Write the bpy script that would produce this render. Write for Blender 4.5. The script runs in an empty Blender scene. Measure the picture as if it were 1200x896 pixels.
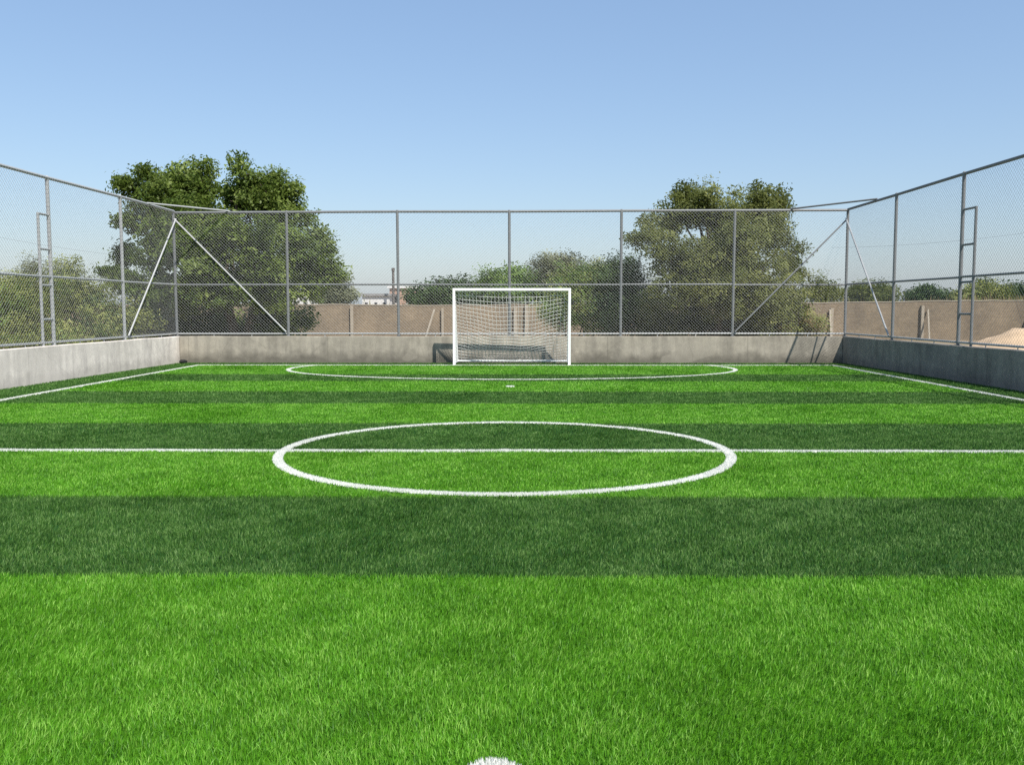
import bpy, math, random
import numpy as np
from mathutils import Vector, Matrix

random.seed(7)
RNG = np.random.default_rng(11)
SC = bpy.context.scene
COL = SC.collection
PI = math.pi
CAM_H, FPX = 1.51, 1074.0


# ------------------------------------------------------------------ helpers
def at(px, py, depth):
    """Ground-plan position (x, z) of something seen at px, py that stands `depth` metres away."""
    return (px - 608.0) / FPX * depth, CAM_H + (361.0 - py) / FPX * depth


def tag(o, label=None, cat=None, group=None, kind=None):
    if label: o['label'] = label
    if cat: o['category'] = cat
    if group: o['group'] = group
    if kind: o['kind'] = kind
    return o


def empty(name, loc=(0, 0, 0), rz=0.0):
    o = bpy.data.objects.new(name, None)
    COL.objects.link(o)
    o.location = loc
    o.rotation_euler = (0, 0, rz)
    o.empty_display_size = 0.3
    return o


def link(name, me, parent=None):
    o = bpy.data.objects.new(name, me)
    COL.objects.link(o)
    if parent: o.parent = parent
    return o


class MB:
    """Collects vertices and faces of several primitives for ONE mesh."""
    def __init__(self): self.v, self.f, self.m = [], [], []

    def add(self, vs, fs, mi=0):
        b = len(self.v)
        self.v += [tuple(p) for p in vs]
        self.f += [tuple(i + b for i in f) for f in fs]
        self.m += [mi] * len(fs)

    def box(self, x0, x1, y0, y1, z0, z1, mi=0):
        v = [(x, y, z) for z in (z0, z1) for y in (y0, y1) for x in (x0, x1)]
        self.add(v, [(0, 2, 3, 1), (4, 5, 7, 6), (0, 1, 5, 4), (2, 6, 7, 3), (0, 4, 6, 2), (1, 3, 7, 5)], mi)

    def bar(self, a, b, w, h=None):
        """square bar between two points"""
        self.tube(a, b, w * .7071, n=4, rot=PI / 4, r2=None, hs=(h or w) / w)

    def tube(self, a, b, r, n=8, rot=0.0, r2=None, caps=True, hs=1.0):
        a, b = Vector(a), Vector(b)
        d = (b - a).normalized()
        up = Vector((0, 0, 1)) if abs(d.z) < .95 else Vector((0, 1, 0))
        s = d.cross(up).normalized()
        t = s.cross(d)
        vs = []
        for p, rr in ((a, r), (b, r if r2 is None else r2)):
            for k in range(n):
                q = rot + 2 * PI * k / n
                vs.append(p + s * (rr * math.cos(q)) + t * (rr * math.sin(q) * hs))
        fs = [(k, (k + 1) % n, n + (k + 1) % n, n + k) for k in range(n)]
        if caps: fs += [tuple(range(n - 1, -1, -1)), tuple(range(n, 2 * n))]
        self.add(vs, fs)

    def poly(self, pts, radii, n=6):
        """tapered tube through points"""
        for i in range(len(pts) - 1):
            self.tube(pts[i], pts[i + 1], radii[i], n=n, r2=radii[i + 1], caps=(i == 0 or i == len(pts) - 2))

    def build(self, name, mats, parent=None, smooth=False):
        me = bpy.data.meshes.new(name)
        me.from_pydata(self.v, [], self.f)
        for m in (mats if isinstance(mats, (list, tuple)) else [mats]): me.materials.append(m)
        if any(self.m): me.polygons.foreach_set('material_index', self.m)
        if smooth: me.polygons.foreach_set('use_smooth', [True] * len(self.f))
        me.update()
        return link(name, me, parent)


def np_mesh(name, verts, faces_flat, loop_total, mats, parent=None, tint=None, midx=None):
    """fast mesh from numpy arrays"""
    me = bpy.data.meshes.new(name)
    me.vertices.add(len(verts))
    me.vertices.foreach_set('co', np.ascontiguousarray(verts, np.float32).ravel())
    me.loops.add(len(faces_flat))
    me.loops.foreach_set('vertex_index', np.ascontiguousarray(faces_flat, np.int32))
    me.polygons.add(len(loop_total))
    start = np.zeros(len(loop_total), np.int32)
    start[1:] = np.cumsum(loop_total)[:-1]
    me.polygons.foreach_set('loop_start', start)
    for m in mats: me.materials.append(m)
    if midx is not None: me.polygons.foreach_set('material_index', np.ascontiguousarray(midx, np.int32))
    me.update(calc_edges=True)
    if tint is not None:
        a = me.attributes.new('tint', 'FLOAT', 'FACE')
        a.data.foreach_set('value', np.ascontiguousarray(tint, np.float32))
    return link(name, me, parent)


# ------------------------------------------------------------------ materials
class NT:
    def __init__(self, name):
        self.mat = bpy.data.materials.new(name)
        self.mat.use_nodes = True
        self.t = self.mat.node_tree
        self.bsdf = self.t.nodes['Principled BSDF']
        self.out = self.t.nodes['Material Output']

    def n(self, typ, **kw):
        nd = self.t.nodes.new(typ)
        for k, v in kw.items():
            if k.startswith('i_'): nd.inputs[k[2:].replace('_', ' ')].default_value = v
            else: setattr(nd, k, v)
        return nd

    def l(self, a, b): self.t.links.new(a, b)

    def noise(self, scale, detail=4.0, rough=.55, vec=None, mapscale=None):
        nd = self.n('ShaderNodeTexNoise', i_Scale=scale, i_Detail=detail, i_Roughness=rough)
        if vec is None:
            vec = self.n('ShaderNodeNewGeometry').outputs['Position']
        if mapscale:
            mp = self.n('ShaderNodeMapping')
            mp.inputs['Scale'].default_value = mapscale
            self.l(vec, mp.inputs['Vector'])
            vec = mp.outputs['Vector']
        self.l(vec, nd.inputs['Vector'])
        return nd.outputs['Fac']

    def ramp(self, fac, stops):
        nd = self.n('ShaderNodeValToRGB')
        el = nd.color_ramp.elements
        while len(el) < len(stops): el.new(.5)
        for e, (p, c) in zip(el, stops):
            e.position = p
            e.color = (*c, 1) if len(c) == 3 else c
        self.l(fac, nd.inputs['Fac'])
        return nd.outputs['Color']

    def mix(self, fac, a, b, mode='MIX'):
        nd = self.n('ShaderNodeMix', data_type='RGBA', blend_type=mode)
        for s, v in ((nd.inputs[0], fac), (nd.inputs[6], a), (nd.inputs[7], b)):
            if hasattr(v, 'is_linked'): self.l(v, s)
            else: s.default_value = v if not isinstance(v, tuple) else (*v, 1)[:4]
        return nd.outputs[2]

    def bump(self, h, strength=.3, dist=.02):
        nd = self.n('ShaderNodeBump', i_Strength=strength, i_Distance=dist)
        self.l(h, nd.inputs['Height'])
        self.l(nd.outputs['Normal'], self.bsdf.inputs['Normal'])

    def set(self, color=None, rough=.6, metal=0.0, spec=.5):
        if color is not None:
            if hasattr(color, 'is_linked'): self.l(color, self.bsdf.inputs['Base Color'])
            else: self.bsdf.inputs['Base Color'].default_value = (*color, 1)
        self.bsdf.inputs['Roughness'].default_value = rough
        self.bsdf.inputs['Metallic'].default_value = metal
        self.bsdf.inputs['Specular IOR Level'].default_value = spec
        return self.mat


def leafy(name, c0, c1, c2, transl=.35, rough=.55, patch=1.2, spec=.3, pr=.28):
    """leaf or blade material: tint per leaf, slow patches, light passing through"""
    m = NT(name)
    at_ = m.n('ShaderNodeAttribute', attribute_name='tint')
    col = m.ramp(at_.outputs['Fac'], [(0.0, c0), (.5, c1), (1.0, c2)])
    nz = m.noise(patch, 3)
    br = m.ramp(nz, [(.3, (1 - pr * 1.1, 1 - pr, 1 - pr * 1.2)), (.7, (1 + pr, 1 + pr * .8, 1 + pr))])
    col = m.mix(1.0, col, br, 'MULTIPLY')
    m.set(col, rough, 0, spec)
    tr = m.n('ShaderNodeBsdfTranslucent')
    m.l(col, tr.inputs['Color'])
    ms = m.n('ShaderNodeMixShader')
    ms.inputs[0].default_value = transl
    m.l(m.bsdf.outputs[0], ms.inputs[1])
    m.l(tr.outputs[0], ms.inputs[2])
    m.l(ms.outputs[0], m.out.inputs['Surface'])
    return m.mat


def concrete(name, base, dark, stain=.5, foot=0.0, foot_h=.25, grain=26, seams='X'):
    m = NT(name)
    big = m.noise(.9, 6, .62)
    col = m.ramp(big, [(.28, dark), (.5, base), (.75, tuple(min(1, c * 1.13) for c in base))])
    drip = m.noise(2.2, 4, .6, mapscale=(1.6, 1.6, .22))
    dk = m.ramp(drip, [(.42, (1, 1, 1)), (.66, (1 - .45 * stain, 1 - .45 * stain, 1 - .43 * stain))])
    col = m.mix(1.0, col, dk, 'MULTIPLY')
    mid = m.noise(6.5, 5, .65)
    col = m.mix(1.0, col, m.ramp(mid, [(.3, (.86, .86, .86)), (.72, (1.1, 1.1, 1.09))]), 'MULTIPLY')
    if foot:
        # splash-back dirt along the foot, with a ragged edge of its own
        sep = m.n('ShaderNodeSeparateXYZ')
        m.l(m.n('ShaderNodeNewGeometry').outputs['Position'], sep.inputs[0])
        ad = m.n('ShaderNodeMath', operation='MULTIPLY_ADD')
        m.l(m.noise(2.6, 5, .6), ad.inputs[0])
        ad.inputs[1].default_value = -.55
        m.l(sep.outputs['Z'], ad.inputs[2])
        f = m.ramp(ad.outputs[0], [(0.0, (foot, foot, foot)), (foot_h * .5, (0, 0, 0))])
        # ad ranges about -.35 .. +.5; shift into 0..1
        ad2 = m.n('ShaderNodeMath', operation='ADD')
        ad2.inputs[1].default_value = .22
        m.l(ad.outputs[0], ad2.inputs[0])
        f = m.ramp(ad2.outputs[0], [(0.02, (foot,) * 3), (foot_h, (0, 0, 0))])
        col = m.mix(f, col, tuple(c * .42 for c in dark))
    # repaired patches and hair cracks
    pt = m.noise(.55, 2, .4, mapscale=(1, 1, 2.2))
    col = m.mix(m.ramp(pt, [(.60, (0, 0, 0)), (.615, (.5, .5, .5))]), col, tuple(min(1, c * .84) for c in base))
    vo = m.n('ShaderNodeTexVoronoi', feature='DISTANCE_TO_EDGE', i_Scale=.75)
    wv = m.n('ShaderNodeMix', data_type='VECTOR'); wv.inputs[0].default_value = .16
    nz = m.n('ShaderNodeTexNoise', i_Scale=3.0, i_Detail=5.0)
    po = m.n('ShaderNodeNewGeometry').outputs['Position']
    m.l(po, nz.inputs['Vector']); m.l(po, wv.inputs[4]); m.l(nz.outputs['Color'], wv.inputs[5])
    m.l(wv.outputs[1], vo.inputs['Vector'])
    ck = m.ramp(vo.outputs['Distance'], [(0.0, (.20, .20, .20)), (.010, (0, 0, 0))])
    col = m.mix(ck, col, tuple(c * .35 for c in dark))
    sx = m.n('ShaderNodeSeparateXYZ')
    m.l(po, sx.inputs[0])
    dv = m.n('ShaderNodeMath', operation='MULTIPLY_ADD'); dv.inputs[1].default_value = 1 / 3.9; dv.inputs[2].default_value = .37
    m.l(sx.outputs[seams], dv.inputs[0])
    fr = m.n('ShaderNodeMath', operation='FRACT'); m.l(dv.outputs[0], fr.inputs[0])
    jn = m.ramp(fr.outputs[0], [(0.0, (.38, .38, .38)), (.0035, (.38, .38, .38)), (.006, (0, 0, 0))])
    col = m.mix(jn, col, tuple(c * .45 for c in dark))
    fine = m.noise(grain, 6, .7)
    m.bump(fine, .15, .008)
    return m.set(col, .9, 0, .2)


def flat_mat(name, c, rough=.6, metal=0.0, var=.12, scale=9.0, spec=.5):
    m = NT(name)
    lo, hi = tuple(x * (1 - var) for x in c), tuple(min(1, x * (1 + var)) for x in c)
    m.set(m.ramp(m.noise(scale, 5, .6), [(.3, lo), (.7, hi)]), rough, metal, spec)
    return m.mat


M = {}
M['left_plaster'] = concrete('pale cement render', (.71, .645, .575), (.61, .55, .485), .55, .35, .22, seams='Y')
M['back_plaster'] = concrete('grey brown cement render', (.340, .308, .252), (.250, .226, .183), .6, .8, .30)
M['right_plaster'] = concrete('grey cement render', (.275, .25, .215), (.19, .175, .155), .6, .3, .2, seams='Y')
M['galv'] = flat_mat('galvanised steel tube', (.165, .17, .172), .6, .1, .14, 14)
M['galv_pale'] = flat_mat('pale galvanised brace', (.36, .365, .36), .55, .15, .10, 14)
M['wire'] = flat_mat('galvanised wire', (.32, .325, .325), .7, .0, .06, 3, .2)
M['white_steel'] = flat_mat('white painted steel', (.80, .80, .79), .35, 0, .03, 12)
M['net'] = flat_mat('white net cord', (.70, .69, .66), .8, 0, .06, 8, .2)
M['black'] = flat_mat('black plastic', (.012, .012, .013), .5, 0, .2, 20)
M['bark'] = flat_mat('grey brown bark', (.10, .078, .058), .9, 0, .35, 14, .2)
M['sand'] = flat_mat('dry yellow sand', (.47, .345, .225), .95, 0, .16, 3.0, .1)
M['house_white'] = flat_mat('whitewashed wall', (.56, .55, .53), .85, 0, .05, 1.2, .2)
M['house_brick'] = flat_mat('dull brick wall', (.37, .25, .19), .9, 0, .16, 1.6, .2)
M['dark_hole'] = flat_mat('dark opening', (.03, .032, .036), .6, 0, .2, 4)
M['soot'] = flat_mat('sooty chimney metal', (.10, .092, .085), .8, 0, .3, 3)
M['roof_sheet'] = flat_mat('grey roof sheet', (.22, .215, .21), .7, 0, .15, 2)
M['prop'] = flat_mat('weathered pale concrete post', (.31, .27, .21), .9, 0, .14, 6, .2)
M['cable'] = flat_mat('grey cable', (.16, .16, .17), .6, 0, .1, 2)

# earth
m = NT('dry earth')
c = m.ramp(m.noise(.35, 8, .62), [(.3, (.17, .13, .085)), (.5, (.25, .195, .135)), (.72, (.32, .26, .18))])
c = m.mix(m.ramp(m.noise(.12, 5, .6), [(.5, (0, 0, 0)), (.68, (.6, .6, .6))]), c, (.13, .14, .06))
m.bump(m.noise(5, 6, .7), .5, .05)
M['earth'] = m.set(c, .95, 0, .1)

# old boundary wall: rough mud blocks laid in courses
m = NT('rough mud block')
br = m.n('ShaderNodeTexBrick', i_Scale=1.0)
br.inputs['Color1'].default_value = (.225, .18, .128, 1)
br.inputs['Color2'].default_value = (.205, .163, .116, 1)
br.inputs['Mortar'].default_value = (.190, .152, .110, 1)
br.inputs['Mortar Size'].default_value = .014
br.inputs['Brick Width'].default_value = .42
br.inputs['Row Height'].default_value = .15
geo = m.n('ShaderNodeNewGeometry')
sp = m.n('ShaderNodeSeparateXYZ')
m.l(geo.outputs['Position'], sp.inputs[0])
cb = m.n('ShaderNodeCombineXYZ')
sm = m.n('ShaderNodeMath', operation='ADD')
m.l(sp.outputs['X'], sm.inputs[0]); m.l(sp.outputs['Y'], sm.inputs[1])
m.l(sm.outputs[0], cb.inputs[0]); m.l(sp.outputs['Z'], cb.inputs[1])
m.l(cb.outputs[0], br.inputs['Vector'])
c = m.mix(1.0, br.outputs['Color'], m.ramp(m.noise(.8, 7, .65), [(.3, (.75, .76, .78)), (.7, (1.22, 1.2, 1.15))]), 'MULTIPLY')
c = m.mix(1.0, c, m.ramp(m.noise(7, 4, .6), [(.3, (.84, .84, .84)), (.7, (1.14, 1.14, 1.14))]), 'MULTIPLY')
m.bump(m.noise(9, 5, .7), .5, .03)
M['mud_block'] = m.set(c, .95, 0, .1)

# turf
LIGHT = ((.034, .130, .004), (.104, .315, .014), (.280, .505, .085))
DARK = ((.018, .058, .008), (.056, .150, .021), (.185, .310, .095))
M['blade_light'] = leafy('bright green turf yarn', *LIGHT, transl=.30, rough=.5, patch=2.2, spec=.25, pr=.15)
M['blade_dark'] = leafy('dark green turf yarn', *DARK, transl=.30, rough=.5, patch=2.2, spec=.15, pr=.15)
M['blade_white'] = leafy('white turf yarn', (.66, .68, .62), (.84, .85, .81), (.90, .90, .88), transl=.35, rough=.6, patch=.01)


def backing(name, a, b):
    m = NT(name)
    f = m.noise(55, 4, .7, mapscale=(1, .6, 1))
    c = m.ramp(f, [(.35, a), (.65, b)])
    c = m.mix(1.0, c, m.ramp(m.noise(1.3, 3), [(.3, (.8, .8, .8)), (.7, (1.15, 1.15, 1.15))]), 'MULTIPLY')
    m.bump(m.noise(140, 3, .7, mapscale=(1, .5, 1)), .6, .02)
    return m.set(c, .9, 0, .1)


M['back_light'] = backing('turf backing under bright yarn', (.030, .095, .003), (.075, .220, .008))
M['back_dark'] = backing('turf backing under dark yarn', (.014, .050, .010), (.028, .095, .020))
M['back_white'] = flat_mat('white turf line backing', (.74, .74, .71), .9, 0, .04, 30, .1)

# foliage kinds
M['leaf_ash'] = leafy('mid green broad leaves', (.044, .085, .014), (.140, .205, .034), (.300, .370, .100), .50, .5, .7)
M['leaf_willow'] = leafy('olive green narrow leaves', (.052, .074, .017), (.165, .195, .050), (.330, .350, .120), .50, .55, .7)
M['leaf_olive'] = leafy('yellowish olive leaves', (.095, .120, .026), (.215, .250, .062), (.380, .390, .140), .3, .6, .7)
M['leaf_dark'] = leafy('dark green leaves', (.022, .048, .012), (.052, .095, .024), (.130, .185, .058), .3, .5, .7)
M['leaf_fresh'] = leafy('fresh green leaves', (.055, .110, .018), (.130, .215, .038), (.260, .350, .100), .35, .5, .7)
M['leaf_grey'] = leafy('grey green sparse leaves', (.110, .130, .070), (.190, .210, .115), (.290, .300, .185), .3, .6, .7)
M['leaf_dry'] = leafy('dry straw leaves', (.170, .125, .055), (.270, .205, .095), (.360, .290, .150), .3, .7, .7)

# ------------------------------------------------------------------ ground and turf
def lwall(y): return -9.49 - (25.55 - y) * .0300          # inner face of the left wall
def rwall(y): return 9.00 + (25.55 - y) * .0280           # inner face of the right wall
YB, YF = 25.55, -3.0
ZP = -.021                                                 # turf backing; the pile tops come to about zero
ST = [-3.0, -1.6, .65, 2.9, 5.12, 7.31, 9.71, 12.06, 14.58, 16.70, 19.08, 21.08, 24.45]
# stripe k runs from ST[k] to ST[k+1]; the one from 5.12 to 7.31 is dark, the near one bright back to the front
STRIPE_DARK = [True, False, False, False, True, False, True, False, True, False, True, False]
STRIPE_DARK[0], STRIPE_DARK[1], STRIPE_DARK[2] = False, True, False
STRIPE_DARK[1] = True
TLX, TRX = -8.58, 8.36                                     # touch lines
GOAL_Y, HALF_Y = 24.42, 9.71

mb = MB()
R = 900.0
mb.add([(-R, -60, -.09), (R, -60, -.09), (R, R, -.09), (-R, R, -.09)], [(0, 1, 2, 3)])
g = mb.build('ground', M['earth'])
tag(g, 'dry earth ground around the pitch', kind='structure')

mb = MB()
for k, dk in enumerate(STRIPE_DARK):
    y0, y1 = ST[k], ST[k + 1]
    mb.add([(TLX, y0, ZP), (TRX, y0, ZP), (TRX, y1, ZP), (TLX, y1, ZP)], [(0, 1, 2, 3)], 1 if dk else 0)
    mb.add([(lwall(y0) - .05, y0, ZP), (TLX, y0, ZP), (TLX, y1, ZP), (lwall(y1) - .05, y1, ZP)], [(0, 1, 2, 3)], 1)
    mb.add([(TRX, y0, ZP), (rwall(y0) + .05, y0, ZP), (rwall(y1) + .05, y1, ZP), (TRX, y1, ZP)], [(0, 1, 2, 3)], 1)
y0, y1 = ST[-1], YB + .05
mb.add([(lwall(y0) - .05, y0, ZP), (rwall(y0) + .05, y0, ZP), (rwall(y1) + .05, y1, ZP), (lwall(y1) - .05, y1, ZP)], [(0, 1, 2, 3)], 1)
t = mb.build('turf', [M['back_light'], M['back_dark']])
tag(t, 'striped green artificial turf of the walled football pitch', kind='structure')

# markings: each is a strip of white turf with its own blades
LW = .105
CC = (-.15, 9.77); CR = 2.37                               # centre circle, middle of its line
AC = (-.18, 23.08); AA, AB = 5.58, 3.56                    # penalty area arc (an oval D)
marks = []                                                 # (name, label, z, test(x, y) -> bool, sheet builder)


def strip_sheet(x0, x1, y0, y1, z):
    b = MB(); b.add([(x0, y0, z), (x1, y0, z), (x1, y1, z), (x0, y1, z)], [(0, 1, 2, 3)]); return b


def curve_sheet(fn, a0, a1, n, z):
    b = MB(); vs = []
    for k in range(n + 1):
        (xa, ya), (xb, yb) = fn(a0 + (a1 - a0) * k / n)
        vs += [(xa, ya, z), (xb, yb, z)]
    b.add(vs, [(2 * k, 2 * k + 1, 2 * k + 3, 2 * k + 2) for k in range(n)]); return b


def wob(x, s=1.0): return .008 * np.sin(x * 3.1 * s + 1.3) + .006 * np.sin(x * 7.7 * s) + .010 * np.sin(x * .9 + .4)


def ell_d(x, y):
    # signed distance (approx.) to the oval D line
    u, v = (x - AC[0]) / AA, (y - AC[1]) / AB
    r = np.sqrt(u * u + v * v) + 1e-9
    gr = np.sqrt((u / AA) ** 2 + (v / AB) ** 2) / r + 1e-9
    return (r - 1) / gr


spot = lambda cx, cy, r: (lambda x, y: (x - cx) ** 2 + (y - cy) ** 2 < r * r)
marks = [
    ('center_circle', 'white circle line in the middle of the pitch', .010,
     lambda x, y: np.abs(np.hypot(x - CC[0], y - CC[1]) - CR) < LW / 2,
     lambda z: curve_sheet(lambda a: ((CC[0] + (CR - LW / 2) * math.cos(a), CC[1] + (CR - LW / 2) * math.sin(a)),
                                      (CC[0] + (CR + LW / 2) * math.cos(a), CC[1] + (CR + LW / 2) * math.sin(a))), 0, 2 * PI, 128, z)),
    ('halfway_line', 'straight white line across the pitch through the circle', .006,
     lambda x, y: (np.abs(y - HALF_Y - wob(x)) < .043) & (x > TLX) & (x < TRX),
     lambda z: curve_sheet(lambda x: ((x, HALF_Y + float(wob(x)) - .043), (x, HALF_Y + float(wob(x)) + .043)), TLX, TRX, 90, z)),
    ('touch_line', 'white line along the sunlit left wall', .006,
     lambda x, y: (np.abs(x - TLX) < LW / 2) & (y < GOAL_Y + LW / 2),
     lambda z: strip_sheet(TLX - LW / 2, TLX + LW / 2, YF, GOAL_Y + LW / 2, z)),
    ('touch_line', 'white line along the shaded right wall', .006,
     lambda x, y: (np.abs(x - TRX) < LW / 2) & (y < GOAL_Y + LW / 2),
     lambda z: strip_sheet(TRX - LW / 2, TRX + LW / 2, YF, GOAL_Y + LW / 2, z)),
    ('goal_line', 'white line under the goal along the back wall', .010,
     lambda x, y: (np.abs(y - GOAL_Y) < LW / 2) & (x > TLX) & (x < TRX),
     lambda z: strip_sheet(TLX, TRX, GOAL_Y - LW / 2, GOAL_Y + LW / 2, z)),
    ('penalty_arc', 'wide flattened white arc in front of the goal', .014,
     lambda x, y: (np.abs(ell_d(x, y)) < LW / 2) & (y < GOAL_Y),
     lambda z: curve_sheet(lambda a: ((AC[0] + (AA - LW / 2) * math.cos(a), AC[1] + (AB - LW / 2) * math.sin(a)),
                                      (AC[0] + (AA + LW / 2) * math.cos(a), AC[1] + (AB + LW / 2) * math.sin(a))),
                           PI - .36, 2 * PI + .36, 96, z)),
    ('center_spot', 'small white spot on the halfway line inside the circle', .010,
     spot(-.15, 9.72, .075), lambda z: curve_sheet(lambda a: ((-.15, 9.72), (-.15 + .075 * math.cos(a), 9.72 + .075 * math.sin(a))), 0, 2 * PI, 20, z)),
    ('penalty_spot', 'white spot between the circle and the far goal', .006,
     spot(-.17, 17.8, .09), lambda z: curve_sheet(lambda a: ((-.17, 17.8), (-.17 + .09 * math.cos(a), 17.8 + .09 * math.sin(a))), 0, 2 * PI, 20, z)),
    ('penalty_spot', 'white spot in the foreground, cut by the lower picture edge', .006,
     spot(-.085, 2.878, .098), lambda z: curve_sheet(lambda a: ((-.085, 2.878), (-.085 + .098 * math.cos(a), 2.878 + .098 * math.sin(a))), 0, 2 * PI, 20, z)),
]

# blades
ZONES = [(1.7, 3.4, 15500, .0028, .030), (3.4, 5.2, 13000, .0029, .029), (5.2, 7.6, 9000, .0035, .029),
         (7.6, 11, 5600, .0045, .028), (11, 16, 3000, .0064, .028), (16, 25.5, 1500, .0100, .029)]


def scatter(mult=1.0, box=None):
    """blade roots over the part of the pitch seen, thinning with distance; returns x, y, width, height"""
    X, Y, W, H = [], [], [], []
    for (y0, y1, dens, w, h) in ZONES:
        xa, xb = max(-10.2, -.62 * y1 - 1.6), min(9.5, .62 * y1 + 1.6)
        ya, yb = y0, y1
        if box:
            xa, xb, ya, yb = max(xa, box[0]), min(xb, box[1]), max(ya, box[2]), min(yb, box[3])
            if xb <= xa or yb <= ya: continue
        n = int(dens * mult * (xb - xa) * (yb - ya))
        x = RNG.uniform(xa, xb, n); y = RNG.uniform(ya, yb, n)
        k = np.abs(x) < .62 * y + 1.6
        x, y = x[k], y[k]
        X.append(x); Y.append(y); W.append(np.full(len(x), w)); H.append(np.full(len(x), h))
    if not X: return (np.zeros(0),) * 4
    x, y, w, h = map(np.concatenate, (X, Y, W, H))
    k = (x > lwall(y) + .02) & (x < rwall(y) - .02) & (y < YB - .02)
    return x[k], y[k], w[k], h[k]


def smooth_field(x, y, s, seed):
    r = np.random.default_rng(seed)
    f = np.zeros_like(x)
    for i in range(7):
        a = r.uniform(0, 2 * PI); q = s * r.uniform(.6, 2.2)
        f += np.sin((x * math.cos(a) + y * math.sin(a)) * q + r.uniform(0, 6.28))
    return f / 7


def blades(name, x, y, w, h, mats, midx, parent=None, upright=1.0, even=0.0):
    n = len(x)
    th = RNG.uniform(0, PI, n)                              # which way the flat of the blade faces
    # the pile leans in slowly changing directions, with a lot of scatter
    base_ang = 2.2 * smooth_field(x, y, 2.2, 3) + 1.0
    ph = base_ang + RNG.normal(0, 1.1, n)
    lean = np.abs(RNG.normal(.46, .34, n)) * upright
    hh = h * RNG.uniform(.80 + .13 * even, 1.10 - .10 * even, n) * (1 + .09 * smooth_field(x, y, 6, 9))
    ww = w * RNG.uniform(.75, 1.25, n) * .5
    dx, dy = np.cos(th), np.sin(th)
    lx, ly = np.cos(ph) * lean * hh, np.sin(ph) * lean * hh
    z = np.full(n, ZP)
    V = np.empty((n, 5, 3), np.float32)
    V[:, 0] = np.stack([x - dx * ww, y - dy * ww, z], 1)
    V[:, 1] = np.stack([x + dx * ww, y + dy * ww, z], 1)
    V[:, 2] = np.stack([x + lx * .38 + dx * ww * .9, y + ly * .38 + dy * ww * .9, ZP + hh * .6], 1)
    V[:, 3] = np.stack([x + lx * .38 - dx * ww * .9, y + ly * .38 - dy * ww * .9, ZP + hh * .6], 1)
    V[:, 4] = np.stack([x + lx, y + ly, ZP + hh * (1.02 - .32 * np.minimum(lean, 1.4) ** 2 * .5)], 1)
    b = (np.arange(n, dtype=np.int32) * 5)[:, None]
    F = (b + np.array([[0, 1, 2, 3, 3, 2, 4]], np.int32)).ravel()
    tot = np.tile(np.array([4, 3], np.int32), n)
    tint = np.clip(RNG.beta(1.35, 1.75, n) + .10 * smooth_field(x, y, 1.5, 21) + .22 * smooth_field(x, y, 8, 22) + .15 * smooth_field(x, y, 22, 23), 0, 1)
    return np_mesh(name, V.reshape(-1, 3), F, tot, mats, parent, np.repeat(tint, 2), np.repeat(midx, 2))


x, y, w, h = scatter()
taken = np.zeros(len(x), bool)
for _, _, _, test, _ in marks: taken |= test(x, y)
x, y, w, h = x[~taken], y[~taken], w[~taken], h[~taken]
yj = y + RNG.normal(0, .012, len(y)) + wob(x, .6) * .8
idx = np.clip(np.searchsorted(np.array(ST), yj, side='right') - 1, 0, len(STRIPE_DARK) - 1)
dark = np.array(STRIPE_DARK)[idx] | (x < TLX) | (x > TRX) | (yj > ST[-1])
o = blades('artificial_grass', x, y, w, h, [M['blade_light'], M['blade_dark']], dark.astype(np.int32))
tag(o, 'bright and dark green grass pile in bands across the pitch', 'grass', kind='stuff')

done = []
for (nm, lab, z, test, sheet) in marks:
    s = sheet(ZP + z).build(nm, M['back_white'])
    tag(s, lab, kind='structure')
    co = np.array([v.co[:] for v in s.data.vertices])
    bx = (co[:, 0].min() - .02, co[:, 0].max() + .02, co[:, 1].min() - .02, co[:, 1].max() + .02)
    px_, py_, pw_, ph_ = scatter(3.4, bx)
    k = test(px_, py_)
    for tt in done: k &= ~tt(px_, py_)
    done.append(test)
    if k.any():
        blades('line_pile', px_[k], py_[k], pw_[k] * 1.3, ph_[k] * .98, [M['blade_white']], np.zeros(k.sum(), np.int32), s, upright=.35, even=.6)

# ------------------------------------------------------------------ pitch walls
WT, WH = .20, .73


def wall_mesh(name, a, b, out, mat, label):
    """low rendered wall; a, b are the ends of the inner face, out the outward direction"""
    mb = MB()
    a, b = Vector((*a, 0)), Vector((*b, 0)); o_ = Vector((*out, 0)) * WT
    n = 24
    vs, fs = [], []
    for k in range(n + 1):
        p = a.lerp(b, k / n)
        dz = .006 * math.sin(k * 2.1) + random.uniform(-.004, .004)
        e = Vector((*out, 0)) * .012
        prof = [p + Vector((0, 0, -.12)), p + Vector((0, 0, WH - .012 + dz)), p + e + Vector((0, 0, WH + dz)),
                p + o_ - e + Vector((0, 0, WH + dz)), p + o_ + Vector((0, 0, WH - .012 + dz)), p + o_ + Vector((0, 0, -.12))]
        vs += prof
    for k in range(n):
        for j in range(6):
            q = (j + 1) % 6
            fs.append((k * 6 + j, k * 6 + q, k * 6 + 6 + q, k * 6 + 6 + j))
    fs += [tuple(range(6)), tuple(range(n * 6 + 5, n * 6 - 1, -1))]
    mb.add(vs, fs)
    o = mb.build(name, mat)
    me = o.data
    import bmesh
    bm = bmesh.new(); bm.from_mesh(me); bmesh.ops.recalc_face_normals(bm, faces=bm.faces); bm.to_mesh(me); bm.free()
    return tag(o, label, 'wall')


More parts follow.
